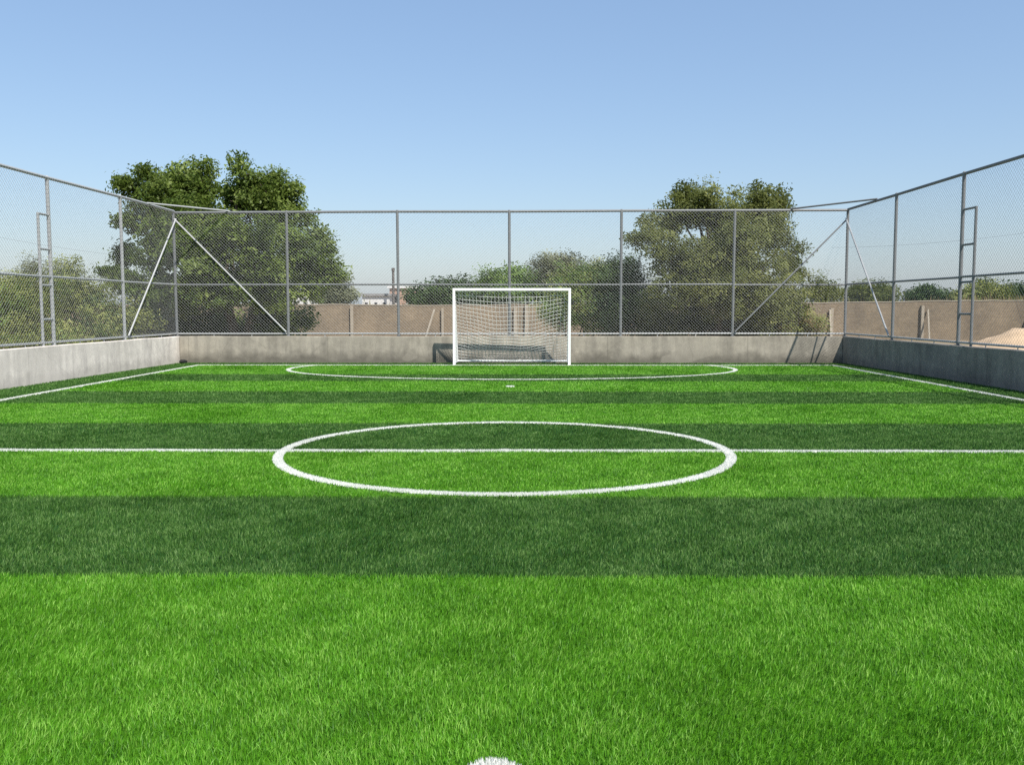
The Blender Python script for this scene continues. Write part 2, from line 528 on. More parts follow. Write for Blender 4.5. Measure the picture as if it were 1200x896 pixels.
wall_mesh('concrete_wall', (lwall(YF), YF), (lwall(YB) + .002, YB + .19), (-1, 0), M['left_plaster'],
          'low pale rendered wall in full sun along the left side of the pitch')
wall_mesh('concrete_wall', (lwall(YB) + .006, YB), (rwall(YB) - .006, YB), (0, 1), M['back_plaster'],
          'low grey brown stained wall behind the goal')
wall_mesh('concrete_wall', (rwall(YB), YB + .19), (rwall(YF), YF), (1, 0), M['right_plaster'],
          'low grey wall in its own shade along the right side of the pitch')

# ------------------------------------------------------------------ chain-link fences
ZT, ZM, ZB = 4.19, 2.16, .80


def chain_link(p0, p1, z0, z1, nrm):
    """one bay of diamond mesh: woven wires as real thin bars"""
    p0, p1 = Vector((*p0, 0)), Vector((*p1, 0))
    L = (p1 - p0).length; u = (p1 - p0) / L; H = z1 - z0
    cell, r = .088, .0021
    V, F = [], []
    nv = Vector((nrm[0], nrm[1], 0))
    for sgn in (1, -1):
        off = nv * (.003 * sgn)
        n = int((L + H) / cell) + 1
        for k in range(n + 1):
            c = k * cell + random.uniform(-.004, .004)
            # wire: s - sgn*z = const
            pts = []
            if sgn == 1:
                s0, s1 = c - H, c
            else:
                s0, s1 = c, c - H
            # param from bottom to top
            ta, tb = 0.0, 1.0
            ds = s1 - s0
            for lim in (0.0, L):
                pass
            # clip s to [0, L]
            def clip(ta, tb):
                if abs(ds) < 1e-9: return ta, tb
                q0, q1 = (0 - s0) / ds, (L - s0) / ds
                return max(ta, min(q0, q1)), min(tb, max(q0, q1))
            ta, tb = clip(ta, tb)
            if tb - ta < .01: continue
            A = p0 + u * (s0 + ds * ta) + Vector((0, 0, z0 + H * ta)) + off
            B = p0 + u * (s0 + ds * tb) + Vector((0, 0, z0 + H * tb)) + off
            d = (B - A).normalized()
            e1 = d.cross(nv).normalized() * r
            e2 = nv * r
            b = len(V)
            for P in (A, B):
                V += [P + e1, P - e1 * .5 + e2 * .87, P - e1 * .5 - e2 * .87]
            F += [(b, b + 1, b + 4, b + 3), (b + 1, b + 2, b + 5, b + 4), (b + 2, b, b + 3, b + 5)]
    mb = MB(); mb.v = [tuple(v) for v in V]; mb.f = F; mb.m = [0] * len(F)
    return mb


def fence(label, pts, nrm, first_post=True, last_post=True, steel='galv', zt=(ZT, ZT)):
    """pts: post positions along the fence (x, y)"""
    root = empty('chain_link_fence', (pts[0][0], pts[0][1], WH))
    tag(root, label, 'fence', 'chain link fences on the pitch walls')
    inv = Matrix.Translation(-root.location)

    def put(mb, name, mat, parent=None, smooth=False):
        off = root.location
        mb.v = [(p[0] - off.x, p[1] - off.y, p[2] - off.z) for p in mb.v]
        return mb.build(name, mat, parent or root, smooth)
    n = len(pts)
    tops = [zt[0] + (zt[1] - zt[0]) * i / (n - 1) + random.uniform(-.008, .008) for i in range(n)]
    for i, (px, py) in enumerate(pts):
        ZT = tops[i]; lean = random.uniform(-.012, .012)
        if (i == 0 and not first_post) or (i == n - 1 and not last_post): continue
        mb = MB()
        mb.tube((px, py, WH - .03), (px + lean, py + lean * .6, ZT + .02), .038, 10)
        mb.tube((px + lean, py + lean * .6, ZT + .02), (px + lean, py + lean * .6, ZT + .045), .041, 10, r2=.022)
        mb.box(px - .06, px + .06, py - .06, py + .06, WH + .004, WH + .014)
        put(mb, 'post', M[steel])
    for nm, z, r in (('top_rail', None, .035), ('middle_rail', ZM, .025), ('bottom_rail', ZB, .025)):
        mb = MB()
        for i in range(n - 1):
            za, zb = (tops[i], tops[i + 1]) if z is None else (z + random.uniform(-.008, .008), z + random.uniform(-.008, .008))
            mb.tube((*pts[i], za), (*pts[i + 1], zb), r, 8)
            if nm == 'bottom_rail':
                a, b = Vector((*pts[i], 0)), Vector((*pts[i + 1], 0))
                for q in (.33, .67):
                    p = a.lerp(b, q)
                    mb.tube((p.x, p.y, WH - .02), (p.x, p.y, z), .012, 6)
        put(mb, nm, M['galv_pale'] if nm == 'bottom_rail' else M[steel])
    for i in range(n - 1):
        a = Vector(pts[i]) + Vector(nrm) * .032; b = Vector(pts[i + 1]) + Vector(nrm) * .032
        put(chain_link(a, b, ZB - .02, min(tops[i], tops[i + 1]) + .012, nrm), 'wire_mesh', M['wire'])
    return root, put


YFN = YB + .10                                              # fence line on the back wall
FL = lambda y: (lwall(y) - .09, y)
FR = lambda y: (rwall(y) + .09, y)
cl, cr = FL(YFN), FR(YFN)
bx = [cl[0], -6.45, -3.36, -.26, 2.84, 5.96, cr[0]]
back_pts = [(x_, YFN) for x_ in bx]
back, put_b = fence('tall chain link fence on the back wall behind the goal', back_pts, (0, -1), zt=(4.15, 4.21))
lys = [YFN, 22.45, 19.20, 15.95, 12.7, 9.45, 6.2, 2.95, -.3]
rys = [YFN, 22.60, 19.40, 16.10, 12.6, 9.35, 6.1, 2.85, -.4]
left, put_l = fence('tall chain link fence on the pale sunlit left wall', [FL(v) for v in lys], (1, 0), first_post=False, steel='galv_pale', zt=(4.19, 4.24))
right, put_r = fence('tall chain link fence on the shaded right wall', [FR(v) for v in rys], (-1, 0), first_post=False, zt=(4.22, 4.50))


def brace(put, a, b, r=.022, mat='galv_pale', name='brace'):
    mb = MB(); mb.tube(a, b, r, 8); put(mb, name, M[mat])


nb = -.07
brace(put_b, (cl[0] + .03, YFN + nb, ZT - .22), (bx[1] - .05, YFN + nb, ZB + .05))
brace(put_b, (cr[0] - .03, YFN + nb, ZT - .22), (bx[5] + .05, YFN + nb, ZB + .05), mat='galv')
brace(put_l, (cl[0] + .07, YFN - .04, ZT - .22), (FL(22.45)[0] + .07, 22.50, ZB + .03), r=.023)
brace(put_r, (cr[0] - .07, YFN - .04, ZT - .22), (FR(22.6)[0] - .07, 22.65, ZB + .03))
brace(put_b, (cl[0] + 1.55, YFN, 4.19), (FL(YFN - 1.7)[0], YFN - 1.7, ZT + .03), r=.022, name='corner_bar')
brace(put_b, (cr[0] - 1.6, YFN, 4.235), (FR(YFN - 1.9)[0], YFN - 1.9, 4.285), r=.024, mat='galv', name='corner_bar')


def ladder(put, fx, ypost, yp, ztop, rungs, label, steel='galv'):
    """tube frame with rungs welded beside a fence post"""
    x0 = fx(yp)[0]
    mb = MB(); mb.tube((x0, yp, WH - .02), (x0, yp, ztop), .030, 8)
    o = put(mb, 'ladder_frame', M[steel])
    o['label'] = label
    for z in rungs:
        mb = MB(); mb.tube((x0, yp, z), (fx(ypost)[0], ypost, z), .024, 8)
        put(mb, 'rung', M[steel], o)


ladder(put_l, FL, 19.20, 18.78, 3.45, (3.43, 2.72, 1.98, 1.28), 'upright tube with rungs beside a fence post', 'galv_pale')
ladder(put_r, FR, 19.40, 18.88, 3.57, (3.55, 2.82, 2.05, 1.39), 'upright tube with rungs beside a fence post')

# ------------------------------------------------------------------ goal
GX, GY = -.19, 24.50
goal = empty('football_goal', (GX, GY, 0), math.radians(-1.0))
tag(goal, 'small white football goal with a sagging net, standing before the back wall', 'goal')
PW = .066; HW = 1.54; GH = 2.04; GD = .86
for s in (-1, 1):
    mb = MB(); mb.box(s * HW - PW / 2, s * HW + PW / 2, -PW / 2, PW / 2, ZP, GH - PW - .002)
    mb.build('post', M['white_steel'], goal)
    mb = MB(); mb.tube((s * (HW - .005), .02, GH - .07), (s * (HW - .02), GD, .06), .019, 8)
    mb.build('stay', M['white_steel'], goal)
    mb = MB(); mb.tube((s * (HW - .01), PW / 2, .045), (s * (HW - .02), GD, .045), .019, 8)
    mb.build('side_bar', M['white_steel'], goal)
mb = MB(); mb.box(-HW - PW / 2, HW + PW / 2, -PW / 2, PW / 2, GH - PW, GH); mb.build('crossbar', M['white_steel'], goal)
mb = MB(); mb.tube((-HW + .02, GD, .055), (HW - .02, GD, .055), .026, 8); mb.build('rear_bar', M['white_steel'], goal)


def net_pt(u, v):
    """back of the net: u -1..1 across, v 0..1 from crossbar to rear bar; slack, so it bellies down"""
    sag = (1 - u * u)
    x = u * (HW - .03)
    y = .04 + (GD - .05) * (v ** 1.0) - .10 * math.sin(PI * v) * sag
    z = GH - .09 - (GH - .15) * v - .30 * sag * math.sin(PI * min(1, v * 1.0)) ** .8
    z += .022 * math.sin(u * 9 + v * 4) * math.sin(PI * v)
    x += .03 * math.sin(v * 6 + u * 3) * sag
    return Vector((x, y, max(z, .03)))


mb = MB()
NU, NV, NR = 31, 21, .0043
for j in range(NV + 1):
    v = j / NV
    pts = [net_pt(-1 + 2 * k / 28, v) for k in range(29)]
    for a, b in zip(pts, pts[1:]): mb.tube(a, b, NR, 4, caps=False)
for k in range(NU + 1):
    u = -1 + 2 * k / NU
    pts = [net_pt(u, j / 14) for j in range(15)]
    for a, b in zip(pts, pts[1:]): mb.tube(a, b, NR, 4, caps=False)
for s in (-1, 1):                                           # side nets
    for j in range(1, 20):
        z = .05 + (GH - .17) * j / 20
        yb = GD * (1 - (z - .05) / (GH - .1))
        pts = [Vector((s * (HW - .012 - .05 * math.sin(PI * q / 5)), .03 + (yb - .03) * q / 5, z - .03 * math.sin(PI * q / 5))) for q in range(6)]
        for a, b in zip(pts, pts[1:]): mb.tube(a, b, NR, 4, caps=False)
    for j in range(1, 9):
        yy = GD * j / 9
        zt = .05 + (GH - .1) * (1 - yy / GD)
        mb.tube((s * (HW - .03), yy, .05), (s * (HW - .03), yy, zt), NR, 4, caps=False)
mb.build('net', M['net'], goal)

# small black lump in the far left corner
import bmesh
bm = bmesh.new()
bmesh.ops.create_icosphere(bm, subdivisions=3, radius=.085)
for v in bm.verts:
    n_ = math.sin(v.co.x * 40) * math.sin(v.co.y * 47 + 1) * math.sin(v.co.z * 52 + 2)
    v.co *= 1 + .16 * n_
    v.co.z *= .72
    v.co.x *= 1.35
me = bpy.data.meshes.new('rubbish_bag'); bm.to_mesh(me); bm.free()
me.materials.append(M['black'])
o = link('rubbish_bag', me); o.location = (-9.30, 25.30, .035)
tag(o, 'small black lump lying on the turf in the far left corner', 'bag')

# ------------------------------------------------------------------ trees and shrubs
def tube_path(mb, a, b, r0, r1, seg=5, jit=.12):
    a, b = Vector(a), Vector(b)
    L = (b - a).length
    pts = [a]
    for k in range(1, seg):
        p = a.lerp(b, k / seg)
        pts.append(p + Vector((random.uniform(-1, 1), random.uniform(-1, 1), random.uniform(-.5, .5))) * jit * L * .35)
    pts.append(b)
    mb.poly(pts, [r0 + (r1 - r0) * k / seg for k in range(seg + 1)])
    return pts


def tree(name, label, cat, base, lobes, leaf_mat, n_leaves, leaf=(.11, .055), clump=.24, per=38, trunk_r=.16,
         group=None, droop=.35, shell=.33, stems=1, trunk_h=None, sats=3):
    """lobes: (x, y, z, rx, ry, rz) in world metres. Leaves sit in clumps spread through the lobes' volume."""
    rt = empty(name, base)
    tag(rt, label, cat, group)
    bx_, by_, bz_ = base
    # trunk and limbs
    mb = MB()
    fork = trunk_h if trunk_h else .28 * max(l[2] for l in lobes)
    forks = []
    for s in range(stems):
        a = 2 * PI * s / max(1, stems) + random.uniform(0, 1)
        sp_ = .03 if stems > 1 else 0
        p0 = Vector((sp_ * math.cos(a), sp_ * math.sin(a), -.1))
        p1 = Vector((sp_ * 14 * math.cos(a) + random.uniform(-.1, .1), sp_ * 14 * math.sin(a), fork))
        tube_path(mb, p0, p1, trunk_r, trunk_r * .75, 4, .05)
        forks.append(p1)
    for (lx, ly, lz, rx, ry, rz) in lobes:
        tip = Vector((lx - bx_, ly - by_, lz - bz_ + rz * .3))
        f = min(forks, key=lambda q: (q - tip).length)
        pts = tube_path(mb, f, tip, trunk_r * .5, trunk_r * .12, 5, .10)
        for p in pts[2:]:
            for _ in range(2):
                e = p + Vector((random.uniform(-1, 1) * rx, random.uniform(-1, 1) * ry, random.uniform(-.2, 1) * rz)) * .8
                tube_path(mb, p, e, trunk_r * .14, trunk_r * .04, 3, .12)
    mb.build('trunk', M['bark'], rt)
    # crown: the big lobes and small sprays standing out of them
    sat = []
    for (lx, ly, lz, rx, ry, rz) in lobes:
        for _ in range(sats):
            d = Vector((random.gauss(0, 1), random.gauss(0, 1), random.gauss(.25, .9))).normalized()
            q = random.uniform(.85, 1.12); w_ = random.uniform(.18, .34)
            up_ = 1 + 1.1 * max(0, d.z)
            sat.append((lx + d.x * rx * q, ly + d.y * ry * q, lz + d.z * rz * q, rx * w_ / up_ ** .4, ry * w_ / up_ ** .4, rz * w_ * 1.15 * up_))
    lobes = list(lobes) + sat
    vol = np.array([l[3] * l[4] * l[5] for l in lobes]) ** .8
    vol = vol / vol.sum()
    nc = max(6, int(n_leaves / per))
    cs, outs = [], []
    for (lx, ly, lz, rx, ry, rz), f in zip(lobes, vol):
        k = max(4, int(nc * f))
        d = RNG.normal(0, 1, (k, 3)); d /= np.linalg.norm(d, axis=1)[:, None]
        r_ = RNG.uniform(0, 1, k) ** shell
        # ragged outline: the lobe's radius varies with direction
        rag = 1 + .26 * np.sin(d[:, 0] * 7 + lx * 3) * np.cos(d[:, 2] * 8 + lz * 2 + d[:, 1] * 4) + RNG.normal(0, .05, k)
        cs.append(np.array([lx - bx_, ly - by_, lz - bz_]) + d * (r_ * rag)[:, None] * np.array([rx, ry, rz]))
        outs.append(d)
    cs = np.concatenate(cs); outs = np.concatenate(outs)
    keep = cs[:, 2] > .05
    cs, outs = cs[keep], outs[keep]
    csz = clump * RNG.uniform(.55, 1.35, len(cs))
    npl = RNG.poisson(per * (csz / clump) ** 1.5) + 4
    ci = np.repeat(np.arange(len(cs)), npl)
    n = len(ci)
    P = cs[ci] + np.clip(RNG.normal(0, 1, (n, 3)), -1.7, 1.7) * csz[ci][:, None] * np.array([1, 1, .62])
    P[:, 2] = np.maximum(P[:, 2], .03)
    sn = outs * .55 + np.array([0, 0, .45]) + RNG.normal(0, .50, cs.shape)
    sn /= np.linalg.norm(sn, axis=1)[:, None]
    nr = sn[ci] + RNG.normal(0, .30, (n, 3))
    nr /= np.linalg.norm(nr, axis=1)[:, None]
    t1 = np.cross(nr, RNG.normal(0, 1, (n, 3))); t1 /= np.linalg.norm(t1, axis=1)[:, None]
    t1[:, 2] -= droop * np.abs(RNG.normal(.5, .4, n)); t1 /= np.linalg.norm(t1, axis=1)[:, None]
    t2 = np.cross(nr, t1); t2 /= (np.linalg.norm(t2, axis=1)[:, None] + 1e-9)
    sc_ = RNG.uniform(.65, 1.3, n)
    Lf, Wf = leaf[0] * sc_, leaf[1] * sc_
    V = np.empty((n, 4, 3), np.float32)
    V[:, 0] = P - t1 * (Lf * .5)[:, None]
    V[:, 1] = P + t2 * (Wf * .5)[:, None] - t1 * (Lf * .06)[:, None] + nr * (Wf * .12)[:, None]
    V[:, 2] = P + t1 * (Lf * .5)[:, None]
    V[:, 3] = P - t2 * (Wf * .5)[:, None] - t1 * (Lf * .06)[:, None] + nr * (Wf * .12)[:, None]
    F = np.arange(n * 4, dtype=np.int32)
    ctint = RNG.beta(2, 2, len(cs))
    tint = np.clip(.6 * ctint[ci] + .4 * RNG.uniform(0, 1, n) - .0, 0, 1)
    mats = leaf_mat if isinstance(leaf_mat, list) else [leaf_mat]
    midx = None
    if len(mats) > 1:
        pick = (RNG.uniform(0, 1, len(cs)) < .28).astype(np.int32)
        midx = pick[ci]
    np_mesh('crown', V.reshape(-1, 3), F, np.full(n, 4, np.int32), mats, rt, tint, midx)
    return rt


def lobes_px(lst, Y):
    """lobes from (px, py, rpx, rpz, dy): picture position at a depth, with the lobe's own depth offset"""
    out = []
    for (px, py, rx, rz, dy) in lst:
        d = Y + dy
        x_, z_ = at(px, py, d)
        k = d / FPX
        out.append((x_, d, z_, rx * k, max(rx * k * .9, .3), rz * k))
    return out


# big left tree
L = [(264, 262, 18, 12, .0), (220, 232, 20, 22, -.2), (240, 232, 13, 20, .3), (294, 236, 16, 22, .2), (322, 240, 20, 20, .0), (196, 236, 24, 20, -.6), (240, 214, 13, 22, .4), (213, 212, 12, 22, .2), (158, 222, 11, 11, .4), (182, 214, 9, 12, .2),
     (222, 252, 30, 22, -1.2), (308, 240, 26, 26, .2), (290, 216, 11, 22, -.5), (322, 220, 11, 18, .3), (344, 236, 12, 18, .1), (276, 234, 10, 16, .3),
     (264, 272, 22, 18, .6), (336, 260, 24, 24, .2), (352, 298, 26, 26, -.8), (378, 290, 16, 18, .2), (392, 318, 12, 16, -.2), (374, 330, 16, 16, -.4),
     (290, 284, 40, 32, -1.8), (232, 292, 40, 32, -1.7), (178, 240, 16, 14, .6), (160, 262, 12, 16, .4), (195, 272, 22, 20, -.8),
     (185, 302, 26, 26, -.6), (150, 300, 11, 12, .9), (132, 322, 10, 8, .4), (150, 330, 14, 12, .4), (172, 338, 26, 22, -.4),
     (305, 332, 40, 28, -1.6), (245, 338, 40, 26, -1.5), (342, 344, 20, 26, -.6), (205, 348, 28, 22, -1.0),
     (165, 378, 30, 20, 1.0), (210, 384, 34, 20, 1.4), (260, 384, 36, 22, 1.6), (310, 382, 34, 22, 1.4), (345, 376, 18, 18, .6)]
tree('ash_tree', 'tall broad green tree in the left corner behind the fence', 'tree', (-9.6, 31.6, -.06), lobes_px(L, 31), M['leaf_ash'],
     84000, leaf=(.135, .066), clump=.18, trunk_r=.2, stems=2, per=50, sats=5, shell=.4)
# right tree
L = [(842, 258, 24, 18, .2), (815, 246, 24, 24, .1), (858, 254, 20, 20, .0), (893, 250, 24, 22, .1), (838, 300, 30, 24, -.8), (797, 254, 24, 24, 0), (802, 236, 11, 16, .2), (826, 240, 13, 18, -.4), (775, 264, 20, 18, .3), (758, 280, 18, 18, .0), (782, 296, 30, 28, -1.0),
     (872, 258, 19, 24, .3), (883, 238, 11, 16, .1), (909, 246, 10, 15, .2), (897, 266, 20, 20, -.4), (914, 288, 20, 22, .2), (862, 290, 34, 32, -1.4),
     (924, 314, 16, 20, .0), (826, 322, 40, 30, -1.6), (890, 330, 34, 30, -1.2), (795, 336, 34, 28, -1.0),
     (842, 280, 20, 22, .2), (928, 345, 14, 20, .2), (845, 352, 40, 22, -.8), (900, 362, 30, 24, -.2),
     (765, 366, 28, 26, .8), (770, 390, 30, 16, 1.0), (808, 378, 36, 24, 1.4), (850, 384, 36, 22, 1.4), (888, 388, 30, 18, 1.0)]
tree('willow_tree', 'bushy olive green tree behind the fence, right of the goal', 'tree', (7.1, 32.6, -.06), lobes_px(L, 32), M['leaf_willow'],
     88000, leaf=(.120, .045), clump=.175, trunk_r=.16, stems=3, per=52, droop=.6, sats=4, shell=.4)
# shrubs between goal and right tree
G1 = 'shrubs beyond the back fence'
tree('shrub', 'bright green shrub behind the right post of the goal', 'shrub', (2.15, 35.0, -.06),
     lobes_px([(668, 336, 26, 24, 0), (655, 358, 26, 30, -.4), (690, 330, 24, 22, .2), (690, 362, 34, 30, -.5), (712, 340, 20, 26, .2)], 35),
     [M['leaf_fresh'], M['leaf_olive']], 26000, leaf=(.10, .04), clump=.18, trunk_r=.06, group=G1, stems=3, trunk_h=.4)
tree('shrub', 'dark green shrub against the left foot of the olive green tree', 'shrub', (4.2, 34.0, -.06),
     lobes_px([(725, 330, 22, 28, 0), (742, 345, 24, 26, -.3), (722, 368, 30, 26, -.4), (752, 372, 28, 24, .1), (738, 318, 12, 14, .2)], 34),
     M['leaf_dark'], 24000, leaf=(.09, .045), clump=.18, trunk_r=.06, group=G1, stems=3, trunk_h=.4)
tree('shrub', 'yellow green shrub with dry tips at the right foot of the olive green tree', 'shrub', (9.5, 33.0, -.06),
     lobes_px([(915, 372, 24, 22, 0), (938, 378, 20, 18, -.3), (900, 380, 20, 16, -.4), (950, 386, 14, 12, .1)], 33),
     [M['leaf_olive'], M['leaf_dry']], 12000, leaf=(.08, .04), clump=.15, trunk_r=.03, group=G1, stems=4, trunk_h=.2)
# left shrubs seen through the left fence
G2 = 'shrubs beyond the left fence'
tree('shrub', 'yellow green shrub beyond the left fence, at the left picture edge', 'shrub', (-15.6, 27.5, -.06),
     lobes_px([(15, 345, 40, 30, 0), (45, 340, 30, 24, .4), (0, 375, 40, 30, -.3), (40, 375, 34, 30, -.2), (-25, 350, 34, 30, .2), (0, 400, 50, 18, -.4), (60, 400, 50, 18, -.3)], 27.5),
     [M['leaf_olive'], M['leaf_fresh']], 26000, leaf=(.09, .035), clump=.17, trunk_r=.05, group=G2, stems=4, trunk_h=.4)
tree('shrub', 'thin pale tall shrub rising behind the ladder-like frame on the left fence', 'shrub', (-16.0, 31, -.06),
     lobes_px([(40, 312, 14, 12, 0), (30, 330, 20, 18, 0), (58, 330, 20, 18, .4), (45, 350, 26, 24, 0), (75, 318, 10, 14, .2)], 31),
     M['leaf_grey'], 7000, leaf=(.08, .03), clump=.17, trunk_r=.05, group=G2, stems=3, trunk_h=.8, shell=.6)
tree('shrub', 'olive yellow shrub between the two left fence posts near the big tree', 'shrub', (-14.8, 29.5, -.06),
     lobes_px([(82, 318, 16, 18, .2), (90, 345, 28, 24, 0), (110, 345, 24, 22, .3), (75, 370, 26, 30, -.2), (120, 372, 30, 28, -.3), (80, 398, 40, 18, -.3), (130, 396, 40, 18, -.4), (160, 380, 26, 24, -.2)], 29.5),
     [M['leaf_olive'], M['leaf_dark']], 24000, leaf=(.09, .035), clump=.17, trunk_r=.05, group=G2, stems=4, trunk_h=.4)
# beyond the mud wall
G3 = 'trees beyond the old boundary wall'
tree('tree', 'rounded green tree beyond the old wall, above the goal crossbar', 'tree', (-.3, 58, -.06),
     lobes_px([(575, 330, 18, 14, 0), (600, 326, 22, 14, .6), (622, 332, 22, 16, 0), (590, 345, 34, 16, -.4), (640, 340, 24, 16, .4)], 58),
     M['leaf_fresh'], 15000, leaf=(.19, .09), clump=.32, trunk_r=.14, group=G3)
tree('tree', 'thin grey green tree rising above the shrubs, right of the goal', 'tree', (2.3, 48, -.06),
     lobes_px([(645, 308, 18, 14, 0), (640, 325, 18, 16, .2), (662, 312, 16, 16, .2), (675, 318, 18, 18, 0), (700, 320, 16, 16, .3)], 48),
     M['leaf_grey'], 9000, leaf=(.14, .05), clump=.24, trunk_r=.1, group=G3, shell=.65)
tree('tree', 'dark green low tree beyond the old wall, left of the goal', 'tree', (-5.2, 63, -.06),
     lobes_px([(525, 340, 26, 12, 0), (545, 342, 20, 14, .4), (500, 346, 22, 10, -.3), (535, 350, 34, 10, 0), (488, 350, 14, 9, .2)], 63),
     M['leaf_dark'], 12000, leaf=(.19, .09), clump=.32, trunk_r=.12, group=G3)
tree('tree', 'pale olive tree beyond the old wall, beside the big left tree', 'tree', (-12.2, 60, -.06),
     lobes_px([(395, 338, 14, 13, 0), (384, 348, 18, 12, .3), (408, 348, 14, 9, 0)], 60),
     M['leaf_grey'], 6000, leaf=(.18, .07), clump=.3, trunk_r=.1, group=G3, shell=.6)
tree('tree', 'small spindly tree beyond the old wall, left of the right fence corner', 'tree', (19.0, 58, -.06),
     lobes_px([(955, 334, 9, 10, 0), (948, 344, 14, 8, .2), (975, 342, 14, 9, .3), (965, 348, 20, 8, 0)], 58),
     M['leaf_willow'], 4500, leaf=(.17, .06), clump=.28, trunk_r=.07, group=G3, shell=.6)
tree('tree', 'grey green tree beyond the old wall, just right of the fence corner', 'tree', (23.4, 60, -.06),
     lobes_px([(1010, 340, 14, 10, 0), (1030, 340, 14, 11, .3), (1022, 347, 26, 9, 0), (1000, 346, 12, 9, .2)], 60),
     M['leaf_willow'], 7000, leaf=(.19, .07), clump=.3, trunk_r=.08, group=G3)
tree('tree', 'dark little tree beyond the old wall, between two right fence posts', 'tree', (28.5, 64, -.06),
     lobes_px([(1083, 342, 10, 6, 0), (1072, 347, 14, 6, .2), (1098, 347, 14, 6, .2)], 64),
     M['leaf_dark'], 4500, leaf=(.19, .09), clump=.28, trunk_r=.07, group=G3)
tree('tree', 'light green tree beyond the old wall, right of the right ladder-like frame', 'tree', (30.5, 60, -.06),
     lobes_px([(1152, 340, 14, 10, 0), (1140, 346, 14, 8, .2), (1165, 347, 14, 8, .2), (1130, 349, 12, 7, 0)], 60),
     M['leaf_olive'], 6000, leaf=(.19, .08), clump=.3, trunk_r=.08, group=G3)
tree('tree', 'dark tree beyond the old wall at the right picture edge', 'tree', (34.5, 63, -.06),
     lobes_px([(1180, 341, 11, 7, 0), (1196, 345, 14, 9, .2), (1215, 344, 16, 10, 0), (1175, 347, 12, 6, 0)], 63),
     M['leaf_dark'], 6000, leaf=(.19, .09), clump=.3, trunk_r=.08, group=G3)

# dry grass and scrub behind the old wall: nobody could count it
n = 15000
x = RNG.uniform(-24, 40, n); y = RNG.uniform(48, 60, n)
f = smooth_field(x, y * .4, .5, 5)
h = np.clip(1.45 + .70 * f + RNG.normal(0, .18, n) + .018 * np.maximum(x, 0), .5, 3.0)
V = np.empty((n, 4, 3), np.float32)
ang = RNG.uniform(0, PI, n); wd = RNG.uniform(.03, .07, n)
dx, dy = np.cos(ang) * wd, np.sin(ang) * wd
lx, ly = RNG.normal(0, .25, n), RNG.normal(0, .25, n)
V[:, 0] = np.stack([x - dx, y - dy, np.full(n, -.06)], 1); V[:, 1] = np.stack([x + dx, y + dy, np.full(n, -.06)], 1)
V[:, 2] = np.stack([x + lx * .5 + dx, y + ly * .5 + dy, h * .6], 1); V[:, 3] = np.stack([x + lx, y + ly, h], 1)
mi = (smooth_field(x, y, .35, 8) + RNG.normal(0, .2, n) > .05).astype(np.int32)
o = np_mesh('dry_grass', V.reshape(-1, 3), np.arange(n * 4, dtype=np.int32), np.full(n, 4, np.int32), [M['leaf_dry'], M['leaf_olive']],
            None, np.clip(RNG.normal(.45, .2, n), 0, 1), mi)
tag(o, 'tall dry grass and scrub growing behind the old boundary wall', 'grass', kind='stuff')

# ------------------------------------------------------------------ old boundary wall
bw = empty('boundary_wall', (0, 46, -.06))
tag(bw, 'old rough brown block wall with pale posts beyond the pitch', 'wall')
mb = MB()
xa, xb, n = -34.0, 25.6, 90
tops = []
for k in range(n + 1):
    x_ = xa + (xb - xa) * k / n
    z_ = 1.66 + .030 * math.sin(x_ * .35) + random.uniform(-.02, .02) + (.10 if x_ > 4 else 0) + max(0, x_ - 12) * .006
    tops.append((x_, z_))
vs, fs = [], []
for (x_, z_) in tops:
    vs += [(x_, 0, -.05), (x_, 0, z_ + .06), (x_, .22, z_ + .06), (x_, .22, -.05)]
for k in range(n):
    for j in range(3):
        fs.append((k * 4 + j, k * 4 + 4 + j, k * 4 + 5 + j, k * 4 + 1 + j))
fs += [(0, 1, 2, 3), (n * 4 + 3, n * 4 + 2, n * 4 + 1, n * 4)]
mb.add(vs, fs)
# the return that comes back towards the pitch on the right
zt = tops[-1][1] + .06
mb.add([(25.6, -13, -.05), (25.82, -13, -.05), (25.82, .22, -.05), (25.602, .22, -.05), (25.6, -13, zt), (25.82, -13, zt), (25.82, .22, zt), (25.602, .22, zt)],
       [(0, 3, 2, 1), (4, 5, 6, 7), (0, 1, 5, 4), (1, 2, 6, 5), (2, 3, 7, 6), (3, 0, 4, 7)])
mb.build('wall', M['mud_block'], bw)
mb = MB()
for k in range(n):
    (x0, z0), (x1, z1) = tops[k], tops[k + 1]
    mb.bar((x0, .11, z0 + .085), (x1, .11, z1 + .085), .05)
    mb.v[-8:] = [(p[0], .11 + (p[1] - .11) * 5.2, p[2]) for p in mb.v[-8:]]
mb.build('coping', M['prop'], bw)
for px, wpx in ((413, 5), (519, 4), (604, 6), (617, 6), (972, 5), (1077, 5)):
    x_ = (px - 608) / FPX * 46
    mb = MB(); w_ = wpx / FPX * 46 / 3
    mb.box(x_ - w_, x_ + w_, -.16, -.004, -.05, 1.66 + random.uniform(-.1, .12))
    mb.build('pilaster', M['prop'], bw)
for px, dpx in ((506, 6), (968, 3), (1081, 4)):
    x_ = (px - 608) / FPX * 46; d_ = dpx / FPX * 46
    mb = MB(); mb.bar((x_ - d_, -1.0, -.02), (x_ + d_ * .6, -.10, 1.50), .07)
    mb.build('prop', M['prop'], bw)

